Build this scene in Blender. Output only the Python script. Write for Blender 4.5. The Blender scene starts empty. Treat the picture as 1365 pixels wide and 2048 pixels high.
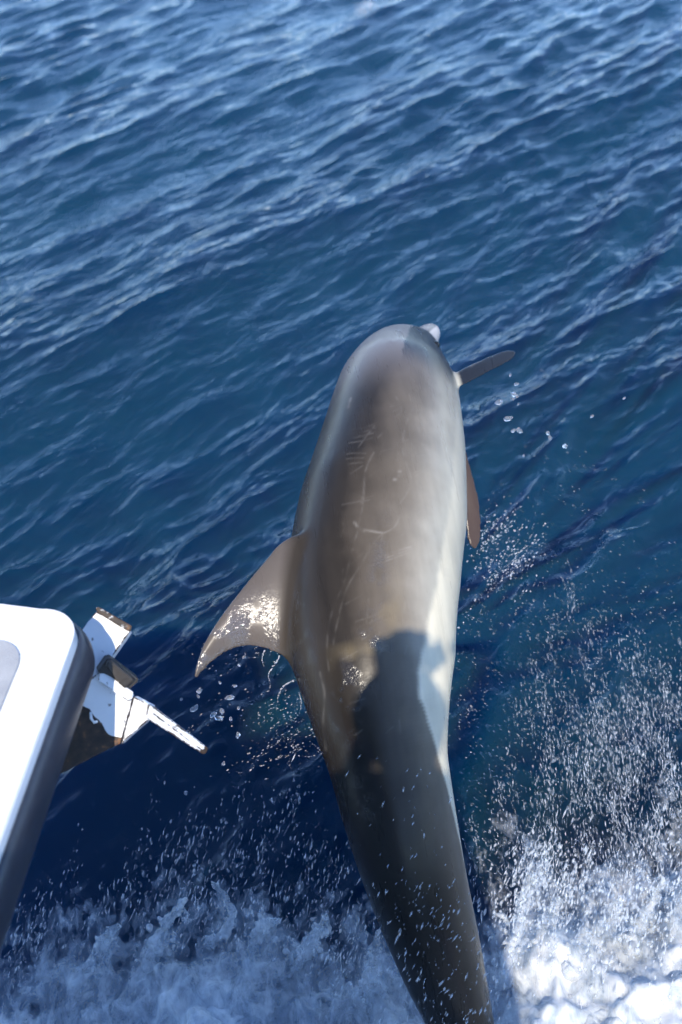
import bpy, bmesh, math, random
import numpy as np
from mathutils import Vector, Matrix, noise as mnoise

random.seed(7)
RNG = np.random.default_rng(11)
scene = bpy.context.scene

# ------------------------------------------------------------------ camera
F = 2196.0                                   # focal length in photo pixels (1365 x 2048)
PITCH, RHO = math.radians(38), math.radians(-9)
CAM = np.array([0.0, 0.0, 3.0])
Fw = np.array([0, math.cos(PITCH), -math.sin(PITCH)])
R0 = np.array([1.0, 0, 0]); U0 = np.array([0, math.sin(PITCH), math.cos(PITCH)])
CR = math.cos(RHO) * R0 + math.sin(RHO) * U0
CU = -math.sin(RHO) * R0 + math.cos(RHO) * U0

cam_data = bpy.data.cameras.new('camera')
cam = bpy.data.objects.new('camera', cam_data)
scene.collection.objects.link(cam)
cam_data.sensor_fit = 'VERTICAL'
cam_data.sensor_height = 36.0
cam_data.sensor_width = 24.0
cam_data.lens = 36.0 * F / 2048.0
cam_data.clip_start = 0.05
cam_data.clip_end = 20000
cam_data.dof.use_dof = True
cam_data.dof.focus_distance = 2.75
cam_data.dof.aperture_fstop = 2.5
cam.matrix_world = Matrix(((CR[0], CU[0], -Fw[0], CAM[0]), (CR[1], CU[1], -Fw[1], CAM[1]),
                           (CR[2], CU[2], -Fw[2], CAM[2]), (0, 0, 0, 1)))
scene.camera = cam

# ------------------------------------------------------------------ sky, sun, exposure
_a = Fw + CR * ((810 - 682.5) / F) - CU * ((1310 - 1024) / F); _a = _a / np.linalg.norm(_a)   # the photographer's own shadow marks the antisolar point
SUN_EL, SUN_AZ = math.asin(-_a[2]), math.pi + math.atan2(_a[0], _a[1])     # azimuth clockwise from +Y
world = bpy.data.worlds.new('World'); scene.world = world
world.use_nodes = True
wn = world.node_tree.nodes; wl = world.node_tree.links
sky = wn.new('ShaderNodeTexSky'); sky.sky_type = 'NISHITA'; sky.sun_disc = False
sky.sun_elevation = SUN_EL; sky.sun_rotation = SUN_AZ
sky.air_density = 0.62; sky.dust_density = 0.0; sky.ozone_density = 4.8
wl.new(sky.outputs[0], wn['Background'].inputs[0])
wn['Background'].inputs[1].default_value = 0.15

sun_data = bpy.data.lights.new('sun', 'SUN'); sun_data.energy = 2.15
sun_data.angle = math.radians(0.53); sun_data.color = (1.0, 0.91, 0.77)
sun = bpy.data.objects.new('sun', sun_data); scene.collection.objects.link(sun)
sdir = Vector((math.sin(SUN_AZ) * math.cos(SUN_EL), math.cos(SUN_AZ) * math.cos(SUN_EL), math.sin(SUN_EL)))
sun.rotation_euler = sdir.to_track_quat('Z', 'Y').to_euler()
sun.location = sdir * 30

vs = scene.view_settings
vs.view_transform = 'Standard'; vs.look = 'None'; vs.exposure = 1.5; vs.gamma = 1.0
vs.use_curve_mapping = False
scene.render.engine = 'CYCLES'
scene.cycles.use_denoising = True
scene.cycles.max_bounces = 6
scene.cycles.use_adaptive_sampling = True
scene.cycles.adaptive_threshold = 0.035
scene.cycles.adaptive_min_samples = 20
scene.cycles.volume_bounces = 0
scene.cycles.transparent_max_bounces = 14
scene.cycles.sample_clamp_indirect = 4.0

# ------------------------------------------------------------------ helpers
def ray(x, y):
    d = Fw + CR * ((x - 682.5) / F) - CU * ((y - 1024) / F)
    return d / np.linalg.norm(d)
def at(x, y, d): return CAM + ray(x, y) * d
def atz(x, y, z):
    r = ray(x, y); return CAM + r * ((z - CAM[2]) / r[2])
def atplane(x, y, o, n):
    r = ray(x, y); return CAM + r * (((o - CAM) @ n) / (r @ n))
def proj(P):
    q = P - CAM; z = q @ Fw
    return np.stack([682.5 + F * (q @ CR) / z, 1024 - F * (q @ CU) / z, z], -1)
def nrm(v): v = np.asarray(v, float); return v / np.linalg.norm(v)

def tag(o, label=None, cat=None, group=None, kind=None):
    for k, v in (('label', label), ('category', cat), ('group', group), ('kind', kind)):
        if v: o[k] = v
    return o
def empty(name, loc=(0, 0, 0)):
    o = bpy.data.objects.new(name, None); scene.collection.objects.link(o)
    o.location = loc; o.empty_display_size = 0.2
    return o
def link(name, me, m=None, parent=None, smooth=True):
    o = bpy.data.objects.new(name, me); scene.collection.objects.link(o)
    if m is not None: me.materials.append(m)
    if smooth: me.polygons.foreach_set('use_smooth', [True] * len(me.polygons))
    if parent is not None:
        o.parent = parent
        o.location = -Vector(parent.location)
    return o
def mesh_from(V, Fc, name='m'):
    me = bpy.data.meshes.new(name)
    me.from_pydata([tuple(map(float, v)) for v in V], [], [tuple(map(int, f)) for f in Fc])
    me.update(); return me
def mesh_np(V, Q, name='m'):
    """numpy verts (n,3), faces (k,3|4): fast path"""
    V = np.ascontiguousarray(V, np.float32); Q = np.ascontiguousarray(Q, np.int32)
    me = bpy.data.meshes.new(name); k = Q.shape[1]
    me.vertices.add(len(V)); me.vertices.foreach_set('co', V.ravel())
    me.loops.add(Q.size); me.loops.foreach_set('vertex_index', Q.ravel())
    me.polygons.add(len(Q)); me.polygons.foreach_set('loop_start', np.arange(0, Q.size, k, dtype=np.int32))
    me.update(calc_edges=True); me.validate(); return me
def grid_faces(nu, nv, wrap=False):
    i = np.arange(nu - 1)[:, None]; j = np.arange(nv if wrap else nv - 1)[None]
    j2 = (j + 1) % nv
    a = i * nv + j; b = i * nv + j2
    return np.stack([a, b, b + nv, a + nv], -1).reshape(-1, 4)
def bm_mesh(bm, name='m'):
    bmesh.ops.recalc_face_normals(bm, faces=bm.faces)
    me = bpy.data.meshes.new(name); bm.to_mesh(me); bm.free(); return me
def prism(poly, thick, n, bevel=0.0, name='m', seg=2):
    """closed plate: 3-D polygon `poly`, extruded by `thick` along n"""
    bm = bmesh.new(); n = np.asarray(n, float)
    a = [bm.verts.new(tuple(p)) for p in poly]
    b = [bm.verts.new(tuple(np.asarray(p) + n * thick)) for p in poly]
    bm.faces.new(a); bm.faces.new(b[::-1])
    k = len(a)
    for i in range(k): bm.faces.new((a[i], b[i], b[(i + 1) % k], a[(i + 1) % k]))
    if bevel > 0: bmesh.ops.bevel(bm, geom=list(bm.edges), offset=bevel, segments=seg, affect='EDGES', profile=0.6)
    return bm_mesh(bm, name)
def tube(pts, radii, m=10, closed_caps=True):
    """verts, faces of a tapered tube"""
    pts = np.asarray(pts, float); n = len(pts)
    T = np.gradient(pts, axis=0); T /= np.linalg.norm(T, axis=1)[:, None] + 1e-9
    ref = np.array([0.13, 0.29, 0.95])
    V = []
    for i in range(n):
        a = np.cross(T[i], ref); a /= np.linalg.norm(a) + 1e-9; b = np.cross(T[i], a)
        for j in range(m):
            w = 2 * math.pi * j / m
            V.append(pts[i] + radii[i] * (math.cos(w) * a + math.sin(w) * b))
    Fc = [list(f) for f in grid_faces(n, m, True)]
    if closed_caps: Fc += [list(range(m))[::-1], list(range((n - 1) * m, n * m))]
    return V, Fc

# vectorised gradient noise -------------------------------------------------
def _hash(ix, iy, iz, k):
    h = (ix.astype(np.int64) * 374761393 + iy.astype(np.int64) * 668265263 + iz.astype(np.int64) * 2147483647 + k * 1274126177) & 0xffffffff
    h = ((h ^ (h >> 13)) * 1274126177) & 0xffffffff
    h = ((h ^ (h >> 16)) * 2246822519) & 0xffffffff
    return ((h ^ (h >> 15)) & 0xffffff) / float(0xffffff) * 2 - 1
def vnoise(P, k=0):
    i = np.floor(P).astype(np.int64); f = P - i; u = f * f * f * (f * (f * 6 - 15) + 10)
    r = 0
    for dx in (0, 1):
        for dy in (0, 1):
            for dz in (0, 1):
                w = (u[:, 0] if dx else 1 - u[:, 0]) * (u[:, 1] if dy else 1 - u[:, 1]) * (u[:, 2] if dz else 1 - u[:, 2])
                r = r + w * _hash(i[:, 0] + dx, i[:, 1] + dy, i[:, 2] + dz, k)
    return r
def fbm(P, octv=4, k=0, gain=0.5):
    r = 0; a = 1.0; Q = np.array(P, float)
    for o in range(octv):
        r = r + a * vnoise(Q, k + o * 17); a *= gain; Q = Q * 2.03 + 3.7
    return r

# materials -------------------------------------------------------------------
def mat(name, color=(0.5, 0.5, 0.5), rough=0.5, **kw):
    m = bpy.data.materials.new(name); m.use_nodes = True
    p = m.node_tree.nodes['Principled BSDF']
    p.inputs['Base Color'].default_value = (*color, 1); p.inputs['Roughness'].default_value = rough
    for k, v in kw.items(): p.inputs[k.replace('_', ' ')].default_value = v
    return m
class NT:
    """small node-building shorthand"""
    def __init__(s, m): s.t = m.node_tree; s.n = s.t.nodes; s.p = s.n.get('Principled BSDF'); s.out = s.n['Material Output']
    def new(s, ty, **kw):
        o = s.n.new('ShaderNode' + ty)
        for k, v in kw.items(): setattr(o, k, v)
        return o
    def link(s, a, b): s.t.links.new(a, b)
    def noise(s, vec, scale, detail=4, rough=0.55, dist=0.0):
        o = s.new('TexNoise'); o.inputs['Scale'].default_value = scale; o.inputs['Detail'].default_value = detail
        o.inputs['Roughness'].default_value = rough; o.inputs['Distortion'].default_value = dist
        if vec is not None: s.link(vec, o.inputs['Vector'])
        return o.outputs[0]
    def math(s, op, a, b=0.0, c=None):
        o = s.new('Math', operation=op)
        for i, v in enumerate((a, b, c)):
            if v is None: continue
            if hasattr(v, 'is_output'): s.link(v, o.inputs[i])
            else: o.inputs[i].default_value = v
        return o.outputs[0]
    def ramp(s, fac, stops):
        o = s.new('ValToRGB'); s.link(fac, o.inputs[0]); e = o.color_ramp.elements
        while len(e) < len(stops): e.new(0.5)
        for q, (pos, c) in zip(e, stops):
            q.position = pos; q.color = (*c, 1) if not isinstance(c, (int, float)) else (c, c, c, 1)
        return o.outputs[0]
    def mix(s, f, a, b):
        o = s.new('Mix', data_type='RGBA')
        for sock, v in ((o.inputs[0], f), (o.inputs[6], a), (o.inputs[7], b)):
            if hasattr(v, 'is_output'): s.link(v, sock)
            elif isinstance(v, (int, float)): sock.default_value = v
            else: sock.default_value = (*v, 1)
        return o.outputs[2]
    def attr(s, name, out=2):
        o = s.new('Attribute'); o.attribute_name = name; return o.outputs[out]
    def coord(s, which='Object'):
        return s.new('TexCoord').outputs[which]
    def mapping(s, vec, scale=(1, 1, 1), rot=(0, 0, 0)):
        o = s.new('Mapping'); s.link(vec, o.inputs[0]); o.inputs['Scale'].default_value = scale; o.inputs['Rotation'].default_value = rot
        return o.outputs[0]
    def bump(s, h, strength=0.3, dist=0.01, normal=None):
        o = s.new('Bump'); s.link(h, o.inputs['Height']); o.inputs['Distance'].default_value = dist
        if hasattr(strength, 'is_output'): s.link(strength, o.inputs['Strength'])
        else: o.inputs['Strength'].default_value = strength
        if normal is not None: s.link(normal, o.inputs['Normal'])
        return o.outputs[0]

# ------------------------------------------------------------------ the sea
CREST = math.radians(46)                       # crest lines run this far from +X towards +Y
def sea_height(X, Y, cell):
    """sum of short wind waves; `cell` = local mesh spacing, kills waves it cannot carry"""
    rs = np.random.default_rng(5)
    H = np.zeros_like(X); DX = np.zeros_like(X); DY = np.zeros_like(X)
    # gusts: patches of rougher and calmer water
    P = np.stack([X * 0.35, Y * 0.35, 0 * X], 1)
    gust = 1.0 + 0.45 * fbm(P, 2, 3)
    for i in range(170):
        lam = 0.075 * (3.4 / 0.075) ** (rs.random() ** 0.9)
        k = 2 * math.pi / lam
        spread = 0.30 if lam < 1.2 else 0.22
        a = CREST + math.pi / 2 + rs.normal(0, spread) + (rs.choice([0, 0.75, -0.7], p=[.74, .13, .13]))
        slope = (0.039 if lam < .5 else 0.019) * rs.uniform(0.5, 1.3)
        if lam > 1.6: slope *= 0.6
        ph = rs.uniform(0, 6.283)
        dx, dy = math.cos(a), math.sin(a)
        q = np.clip((lam / cell - 3.0) / 3.0, 0, 1)
        if lam < 0.5: q = q * gust
        A = slope / k * q
        th = k * (dx * X + dy * Y) + ph
        s = np.sin(th); c = np.cos(th)
        H += A * s; DX += A * dx * c * 0.9; DY += A * dy * c * 0.9
    return H, DX, DY
def build_sea():
    r = [0.35]
    while r[-1] < 24: r.append(r[-1] * 1.0034 if r[-1] > 1.0 else r[-1] * 1.03)
    while r[-1] < 9000: r.append(r[-1] * 1.06)
    r = np.array(r)
    ang = np.concatenate([np.linspace(-180, -41, 36, endpoint=False), np.linspace(-41, 41, 560, endpoint=False), np.linspace(41, 180, 36, endpoint=False)])
    ang = np.radians(ang)
    cx, cy = 0.0, 0.0
    X = cx + r[:, None] * np.sin(ang)[None]; Y = cy + r[:, None] * np.cos(ang)[None]
    dr = np.gradient(r)[:, None] * np.ones_like(X)
    da = (np.gradient(np.unwrap(ang)))[None] * r[:, None]
    cell = np.maximum(dr, np.abs(da)).ravel()
    X = X.ravel(); Y = Y.ravel()
    H, DX, DY = sea_height(X, Y, cell)
    V = np.stack([X + DX, Y + DY, H], 1)
    V = np.vstack([V, [[cx, cy, 0]]])
    nu, nv = len(r), len(ang)
    Q = grid_faces(nu, nv, True)
    # centre fan as degenerate-free quads: two neighbouring sectors per quad
    c = len(V) - 1; j = np.arange(0, nv, 2)
    fan = np.stack([np.full_like(j, c), j, (j + 1) % nv, (j + 2) % nv], 1)[:, ::-1]
    # deep skirt and floor, so the water is a closed body
    b0 = len(V); ring = V[(nu - 1) * nv:nu * nv].copy(); ring[:, 2] = -60; V = np.vstack([V, ring, [[cx, cy, -60]]])
    jj = np.arange(nv); top = (nu - 1) * nv + jj; top2 = (nu - 1) * nv + (jj + 1) % nv
    skirt = np.stack([top, top2, b0 + (jj + 1) % nv, b0 + jj], 1)
    c2 = len(V) - 1; floor = np.stack([np.full_like(j, c2), b0 + j, b0 + (j + 1) % nv, b0 + (j + 2) % nv], 1)
    me = mesh_np(V, np.vstack([Q, fan, skirt, floor]), 'sea')
    return me
m_sea = mat('sea_water', (0.004, 0.045, 0.115), 0.06, IOR=1.333)
n = NT(m_sea)
co = n.coord('Object')
rot = n.mapping(co, (1, 1, 1), (0, 0, -CREST))
warp = n.new('VectorMath', operation='ADD'); n.link(rot, warp.inputs[0])
nz = n.new('TexNoise'); n.link(rot, nz.inputs['Vector']); nz.inputs['Scale'].default_value = 1.3; nz.inputs['Detail'].default_value = 2
sc = n.new('VectorMath', operation='SCALE'); n.link(nz.outputs[1], sc.inputs[0]); sc.inputs['Scale'].default_value = 0.35
n.link(sc.outputs[0], warp.inputs[1])
wv = warp.outputs[0]
st1 = n.mapping(wv, (2.2, 7.5, 4)); st2 = n.mapping(wv, (6, 17, 8), (0, 0, 0.35)); st3 = n.mapping(wv, (3.4, 11, 8), (0, 0, -0.4))
h1 = n.noise(st1, 1.0, 3, 0.5); h2 = n.noise(st2, 1.0, 3, 0.55); h3 = n.noise(st3, 1.0, 2, 0.5)
def ridge(h): return n.math('SUBTRACT', 1.0, n.math('ABSOLUTE', n.math('MULTIPLY', n.math('SUBTRACT', h, 0.5), 3.0)))
hh = n.math('ADD', n.math('MULTIPLY', ridge(h1), 0.55), n.math('ADD', n.math('MULTIPLY', h2, 0.35), n.math('MULTIPLY', ridge(h3), 0.3)))
wnorm = n.bump(hh, 0.6, 0.03)
fres = n.new('Fresnel'); fres.inputs['IOR'].default_value = 1.333; n.link(wnorm, fres.inputs['Normal'])
gl = n.new('BsdfGlossy'); gl.inputs['Roughness'].default_value = 0.06; n.link(wnorm, gl.inputs['Normal'])
trn = n.new('BsdfTransparent'); mxs = n.new('MixShader')
n.link(fres.outputs[0], mxs.inputs[0]); n.link(trn.outputs[0], mxs.inputs[1]); n.link(gl.outputs[0], mxs.inputs[2]); n.link(mxs.outputs[0], n.out.inputs['Surface'])
vsc = n.new('VolumeScatter'); vsc.inputs['Color'].default_value = (0.8, 0.9, 1.0, 1); vsc.inputs['Density'].default_value = 0.18
vab = n.new('VolumeAbsorption'); vab.inputs['Color'].default_value = (0.0, 0.856, 0.955, 1); vab.inputs['Density'].default_value = 4.0
vad = n.new('AddShader'); n.link(vsc.outputs[0], vad.inputs[0]); n.link(vab.outputs[0], vad.inputs[1]); n.link(vad.outputs[0], n.out.inputs['Volume'])
n.n.remove(n.p)
sea = link('sea', build_sea(), m_sea); tag(sea, 'blue rippled open sea', None, None, 'structure')

# ------------------------------------------------------------------ the boat
m_gel = mat('white_gelcoat', (0.82, 0.83, 0.84), 0.22)
n = NT(m_gel); g = n.noise(n.coord(), 6, 5); n.link(n.ramp(g, [(0.3, (0.76, 0.77, 0.78)), (0.7, (0.84, 0.84, 0.84))]), n.p.inputs['Base Color'])
n.link(n.math('MULTIPLY_ADD', g, 0.25, 0.12), n.p.inputs['Roughness'])
m_rub = mat('grey_rubber', (0.10, 0.12, 0.16), 0.45)
n = NT(m_rub); g = n.noise(n.mapping(n.coord(), (4, 4, 20)), 8, 6)
n.link(n.ramp(g, [(0.3, (0.017, 0.022, 0.036)), (0.75, (0.036, 0.042, 0.06))]), n.p.inputs['Base Color'])
n.link(n.bump(n.noise(n.coord(), 120, 3), 0.12, 0.002), n.p.inputs['Normal'])
m_non = mat('grey_nonslip', (0.36, 0.37, 0.39), 0.8)
n = NT(m_non); g = n.noise(n.coord(), 14, 6); n.link(n.ramp(g, [(0.3, (0.30, 0.31, 0.33)), (0.75, (0.42, 0.43, 0.44))]), n.p.inputs['Base Color'])
n.link(n.bump(n.noise(n.coord(), 260, 2), 0.5, 0.003), n.p.inputs['Normal'])

boat = empty('boat', (-0.9, -0.6, 0.0))
tag(boat, 'white boat bow whose anchor platform with grey rubber rim enters at left', 'boat')
PZ = 1.62
hd = nrm(atz(168, 1376, PZ) - atz(0, 1871, PZ)); sd = np.array([hd[1], -hd[0], 0])           # heading, starboard
corner = atz(195.0, 1199.1, PZ)                                     # where the edges would cross
HW = 0.46
def bpt(a, b, z): return corner + hd * a + sd * b + np.array([0, 0, z - PZ])   # a ahead, b to starboard of the corner
def outline(inset, rad, back, z, nseg=10):
    """rounded-front platform outline, open at the back; starboard-aft -> port-aft"""
    pts = [bpt(-back, -inset, z)]
    for i in range(nseg + 1):
        w = (i / nseg) * math.pi / 2
        pts.append(bpt(-inset - rad + rad * math.sin(w), -inset - rad + rad * math.cos(w), z))
    for i in range(1, 8):                                                     # gently bowed front edge
        u = i / 8; b = -inset - rad - u * (2 * HW - 2 * inset - 2 * rad)
        pts.append(bpt(-inset + 0.05 * math.sin(math.pi * u), b, z))
    for i in range(nseg + 1):
        w = (i / nseg) * math.pi / 2
        pts.append(bpt(-inset - rad + rad * math.cos(w), -2 * HW + inset + rad - rad * math.sin(w), z))
    pts.append(bpt(-back, -2 * HW + inset, z))
    return pts
BACK = 1.30
link('platform', prism(outline(0.020, 0.088, BACK, PZ), 0.085, (0, 0, -1), 0.012, seg=3), m_gel, boat, False)
def rim_mesh():
    base = np.array(outline(0.022, 0.085, BACK, PZ - 0.066)); k = len(base)
    tg = np.gradient(base, axis=0); tg /= np.linalg.norm(tg, axis=1)[:, None]
    out = np.cross(tg, [0, 0, 1.0]); out /= np.linalg.norm(out, axis=1)[:, None]
    if (out[0] @ sd) < 0: out = -out
    prof = []
    for j in range(15):
        w = -math.pi / 2 + math.pi * j / 14
        prof.append((0.020 * max(0.0, math.cos(w)) ** 0.75, 0.042 * math.sin(w)))
    V = [base[i] + out[i] * a + np.array([0, 0, b]) for i in range(k) for a, b in prof]
    Fc = [list(f) for f in grid_faces(k, 15)]
    Fc += [list(range(15)), list(range((k - 1) * 15, k * 15))[::-1]]
    # close the flat back of the profile
    Fc += [[i * 15, (i + 1) * 15, (i + 1) * 15 + 14, i * 15 + 14] for i in range(k - 1)]
    return mesh_from(V, Fc)
link('rubber_rim', rim_mesh(), m_rub, boat)
link('nonslip_panel', prism(outline(0.105, 0.07, BACK - 0.12, PZ + 0.006), 0.0055, (0, 0, -1), 0.0015), m_non, boat, False)

# hull, deck and bulwark (behind and under the photographer; they throw the shade)
def rounded_rect(x0, x1, y0, y1, r, z, ns=8):
    P = []
    for (cx, cy, w0) in ((x1 - r, y1 - r, 0), (x0 + r, y1 - r, 90), (x0 + r, y0 + r, 180), (x1 - r, y0 + r, 270)):
        for i in range(ns + 1):
            w = math.radians(w0 + 90 * i / ns); P.append((cx + r * math.cos(w), cy + r * math.sin(w), z))
    return P
HX0, HX1, HY0, HY1 = -2.25, 0.12, -7.0, 0.30
def hull_local(P): # boat-heading rotation about the camera foot
    P = np.asarray(P, float); return np.stack([P[:, 0] * hd[1] + P[:, 1] * hd[0], -P[:, 0] * hd[0] + P[:, 1] * hd[1], P[:, 2]], 1)
def hull_mesh():
    rings = []
    for z, ins in ((1.555, 0.0), (1.3, 0.01), (0.9, 0.05), (0.4, 0.16), (-0.1, 0.30), (-0.5, 0.55)):
        rings.append(hull_local(rounded_rect(HX0 + ins, HX1 - ins, HY0, HY1 - ins * 1.2, 0.28, z)))
    k = len(rings[0]); V = np.vstack(rings)
    Fc = [list(f) for f in grid_faces(len(rings), k, True)] + [list(range(k)), list(range((len(rings) - 1) * k, len(rings) * k))[::-1]]
    return mesh_from(V, Fc)
link('hull', hull_mesh(), m_gel, boat)
link('deck', prism(hull_local(rounded_rect(HX0 + .07, HX1 - .07, HY0 + .07, HY1 - .07, 0.22, 1.60)), 0.043, (0, 0, -1)), m_non, boat, False)
def wall_mesh(z0, z1, thick):
    o = hull_local(rounded_rect(HX0, HX1, HY0, HY1, 0.28, 0)); i = hull_local(rounded_rect(HX0 + thick, HX1 - thick, HY0 + thick, HY1 - thick, 0.22, 0))
    k = len(o); V = []
    for ring, z in ((o, z0), (o, z1), (i, z1), (i, z0)): V += [(p[0], p[1], z) for p in ring]
    Fc = []
    for a, b in ((0, 1), (1, 2), (2, 3), (3, 0)):
        for j in range(k): Fc.append((a * k + j, a * k + (j + 1) % k, b * k + (j + 1) % k, b * k + j))
    return mesh_from(V, Fc)
link('bulwark', wall_mesh(1.558, 2.28, 0.06), m_gel, boat, False)

# ------------------------------------------------------------------ the anchor under the platform
m_anc = mat('chipped_white_steel', (0.75, 0.76, 0.78), 0.4)
n = NT(m_anc); co = n.coord()
edge = n.attr('worn', 2)
ns1 = n.noise(n.mapping(co, (1, 1, 1)), 34, 6, 0.7); ns2 = n.noise(co, 9, 4)
wornv = n.math('ADD', edge, n.math('MULTIPLY', n.math('SUBTRACT', ns1, 0.5), 0.9))
paint = n.ramp(ns2, [(0.3, (0.70, 0.72, 0.75)), (0.7, (0.80, 0.80, 0.80))])
rust = n.ramp(n.noise(co, 60, 5), [(0.35, (0.02, 0.016, 0.013)), (0.62, (0.05, 0.03, 0.02)), (0.8, (0.28, 0.12, 0.04))])
spots = n.ramp(n.noise(co, 48, 3), [(0.64, 0.0), (0.68, 1.0)])
wm = n.ramp(wornv, [(0.48, 0.0), (0.55, 1.0)])
wmx = n.math('MAXIMUM', wm, n.math('MULTIPLY', spots, 0.7))
n.link(n.mix(wmx, paint, rust), n.p.inputs['Base Color'])
n.link(n.math('MULTIPLY_ADD', wmx, 0.35, 0.3), n.p.inputs['Roughness'])
n.link(n.bump(n.math('ADD', n.math('MULTIPLY', wmx, -0.6), n.math('MULTIPLY', ns1, 0.3)), 0.35, 0.002), n.p.inputs['Normal'])
m_dark = mat('dark_steel', (0.028, 0.026, 0.026), 0.5)
n = NT(m_dark); co = n.coord()
n.link(n.ramp(n.noise(co, 22, 6, 0.7), [(0.35, (0.016, 0.015, 0.015)), (0.62, (0.045, 0.036, 0.028)), (0.85, (0.10, 0.07, 0.04))]), n.p.inputs['Base Color'])
n.link(n.bump(n.noise(co, 90, 4), 0.4, 0.003), n.p.inputs['Normal'])

def plate(name, px, dist, thick, m, parent, worn=None, bevel=0.003, tilt=None, cut=0.012):
    """steel plate: outline traced at its own distances, solid, subdivided so wear has a shape"""
    d = dist if hasattr(dist, '__len__') else [dist] * len(px)
    P = np.array([at(x, y, k) for (x, y), k in zip(px, d)])
    c = P.mean(0); nn = np.zeros(3)
    for i in range(len(P)): nn += np.cross(P[i] - c, P[(i + 1) % len(P)] - c)
    nn = nrm(nn)
    if nn @ (CAM - c) < 0: nn = -nn
    P = P - np.outer((P - c) @ nn, nn)                # flatten
    me = prism(P, thick, -nn, bevel)
    bm = bmesh.new(); bm.from_mesh(me)
    bmesh.ops.triangulate(bm, faces=[f for f in bm.faces if len(f.verts) > 4])
    for _ in range(7):
        es = [e for e in bm.edges if e.calc_length() > cut]
        if not es: break
        bmesh.ops.subdivide_edges(bm, edges=es, cuts=1, use_grid_fill=True)
        bmesh.ops.triangulate(bm, faces=[f for f in bm.faces if len(f.verts) > 4])
    bm.to_mesh(me); bm.free()
    co = np.empty(len(me.vertices) * 3); me.vertices.foreach_get('co', co); co = co.reshape(-1, 3)
    a = me.attributes.new('worn', 'FLOAT', 'POINT')
    w = np.zeros(len(co)) if worn is None else worn(co, nn, P)
    # bare metal along the cut edges
    ed = np.full(len(co), 9.0)
    for i in range(len(P)):
        p, q = P[i], P[(i + 1) % len(P)]; e = q - p; L = np.linalg.norm(e); e = e / L
        s = np.clip((co - p) @ e, 0, L); ed = np.minimum(ed, np.linalg.norm(co - p - s[:, None] * e, axis=1))
    w = np.maximum(w, 0.66 * np.clip(1 - ed / 0.010, 0, 1))
    a.data.foreach_set('value', w.astype(np.float32))
    return link(name, me, m, parent, False)

ad = 2.33
anchor = empty('anchor', tuple(at(215, 1400, ad)))
tag(anchor, 'chipped white and dark steel anchor hanging under the boat platform', 'anchor')
def pxd(a, b):  # signed side of the pixel line a->b, in pixels, as a wear function
    a = np.array(a, float); b = np.array(b, float); d = (b - a) / np.linalg.norm(b - a)
    return lambda co: (proj(co)[:, :2] - a) @ np.array([-d[1], d[0]])
up = plate('upper_fluke', [(192, 1222), (262, 1262), (222, 1318), (168, 1388), (120, 1420), (105, 1330)], [2.36, 2.34, 2.34, 2.34, 2.35, 2.37], 0.022, m_anc, anchor)
ru = plate('rusty_lip', [(191, 1216), (197, 1213), (265, 1252), (262, 1263), (255, 1262), (196, 1226)], 2.325, 0.03, m_anc, anchor, lambda c, n_, P: np.full(len(c), 0.62))
plate('hinge_bracket', [(213, 1318), (222, 1316), (278, 1359), (276, 1366), (254, 1383), (196, 1345)], [2.31, 2.31, 2.33, 2.33, 2.34, 2.31], 0.03, m_dark, anchor)
plate('hinge_pad', [(216, 1322), (226, 1323), (271, 1361), (251, 1378), (238, 1368), (236, 1355), (212, 1335)], [2.295, 2.295, 2.315, 2.32, 2.31, 2.31, 2.295], 0.012, m_dark, anchor, bevel=0.004)
worn_main = lambda c, n_, P: 0.5 + np.clip(np.where(True, pxd((150, 1402), (244, 1478))(c) + 10 * vnoise(c * 45.0) + 7 * vnoise(c * 21.0, 5), 0) / 14.0, -0.5, 0.6)
mp = plate('crown_plate', [(196, 1346), (268, 1393), (242, 1488), (103, 1557), (70, 1530), (150, 1385)], [2.33, 2.34, 2.36, 2.40, 2.40, 2.34], 0.02, m_anc, anchor, worn_main, cut=0.007)
plate('crown_ridge', [(198, 1346), (207, 1343), (268, 1384), (266, 1398), (258, 1404), (196, 1362)], [2.315, 2.315, 2.325, 2.325, 2.325, 2.315], 0.014, m_anc, anchor, bevel=0.005)
worn_side = lambda c, n_, P: 0.52 * np.clip(1 - (proj(c)[:, 0] - 240) / 22.0, 0, 1) * (proj(c)[:, 1] > 1468)
plate('side_cheek', [(268, 1393), (303, 1413), (300, 1438), (241, 1489)], [2.338, 2.32, 2.33, 2.36], 0.02, m_anc, anchor, worn_side)
def worn_shank(c, n_, P):
    q = proj(c); a = np.array([300, 1414.0]); b = np.array([415, 1500.0]); d = (b - a) / np.linalg.norm(b - a)
    u = (q[:, :2] - a) @ d; v = (q[:, :2] - a) @ np.array([-d[1], d[0]])
    st = np.clip(1 - np.abs(v - 6.5) / 5.5, 0, 1) * np.clip((u - 6) / 8, 0, 1)
    return np.maximum(0.62 * st, 0.75 * (u > 136))
plate('shank', [(296, 1408), (304, 1410), (417, 1496), (414, 1509), (404, 1507), (294, 1437)], [2.315, 2.315, 2.44, 2.44, 2.44, 2.32], 0.03, m_anc, anchor, worn_shank, cut=0.004)
bpy.data.objects['rusty_lip']['label'] = 'rusty brown upper lip of the anchor fluke'
# small rope eye on the crown
V, Fc = tube([at(*p) for p in ((182, 1425, 2.325), (183, 1437, 2.318), (189, 1445, 2.32), (194, 1443, 2.33))], [.003, .003, .003, .003], 8)
link('shackle', mesh_from(V, Fc), m_gel, anchor)

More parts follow.
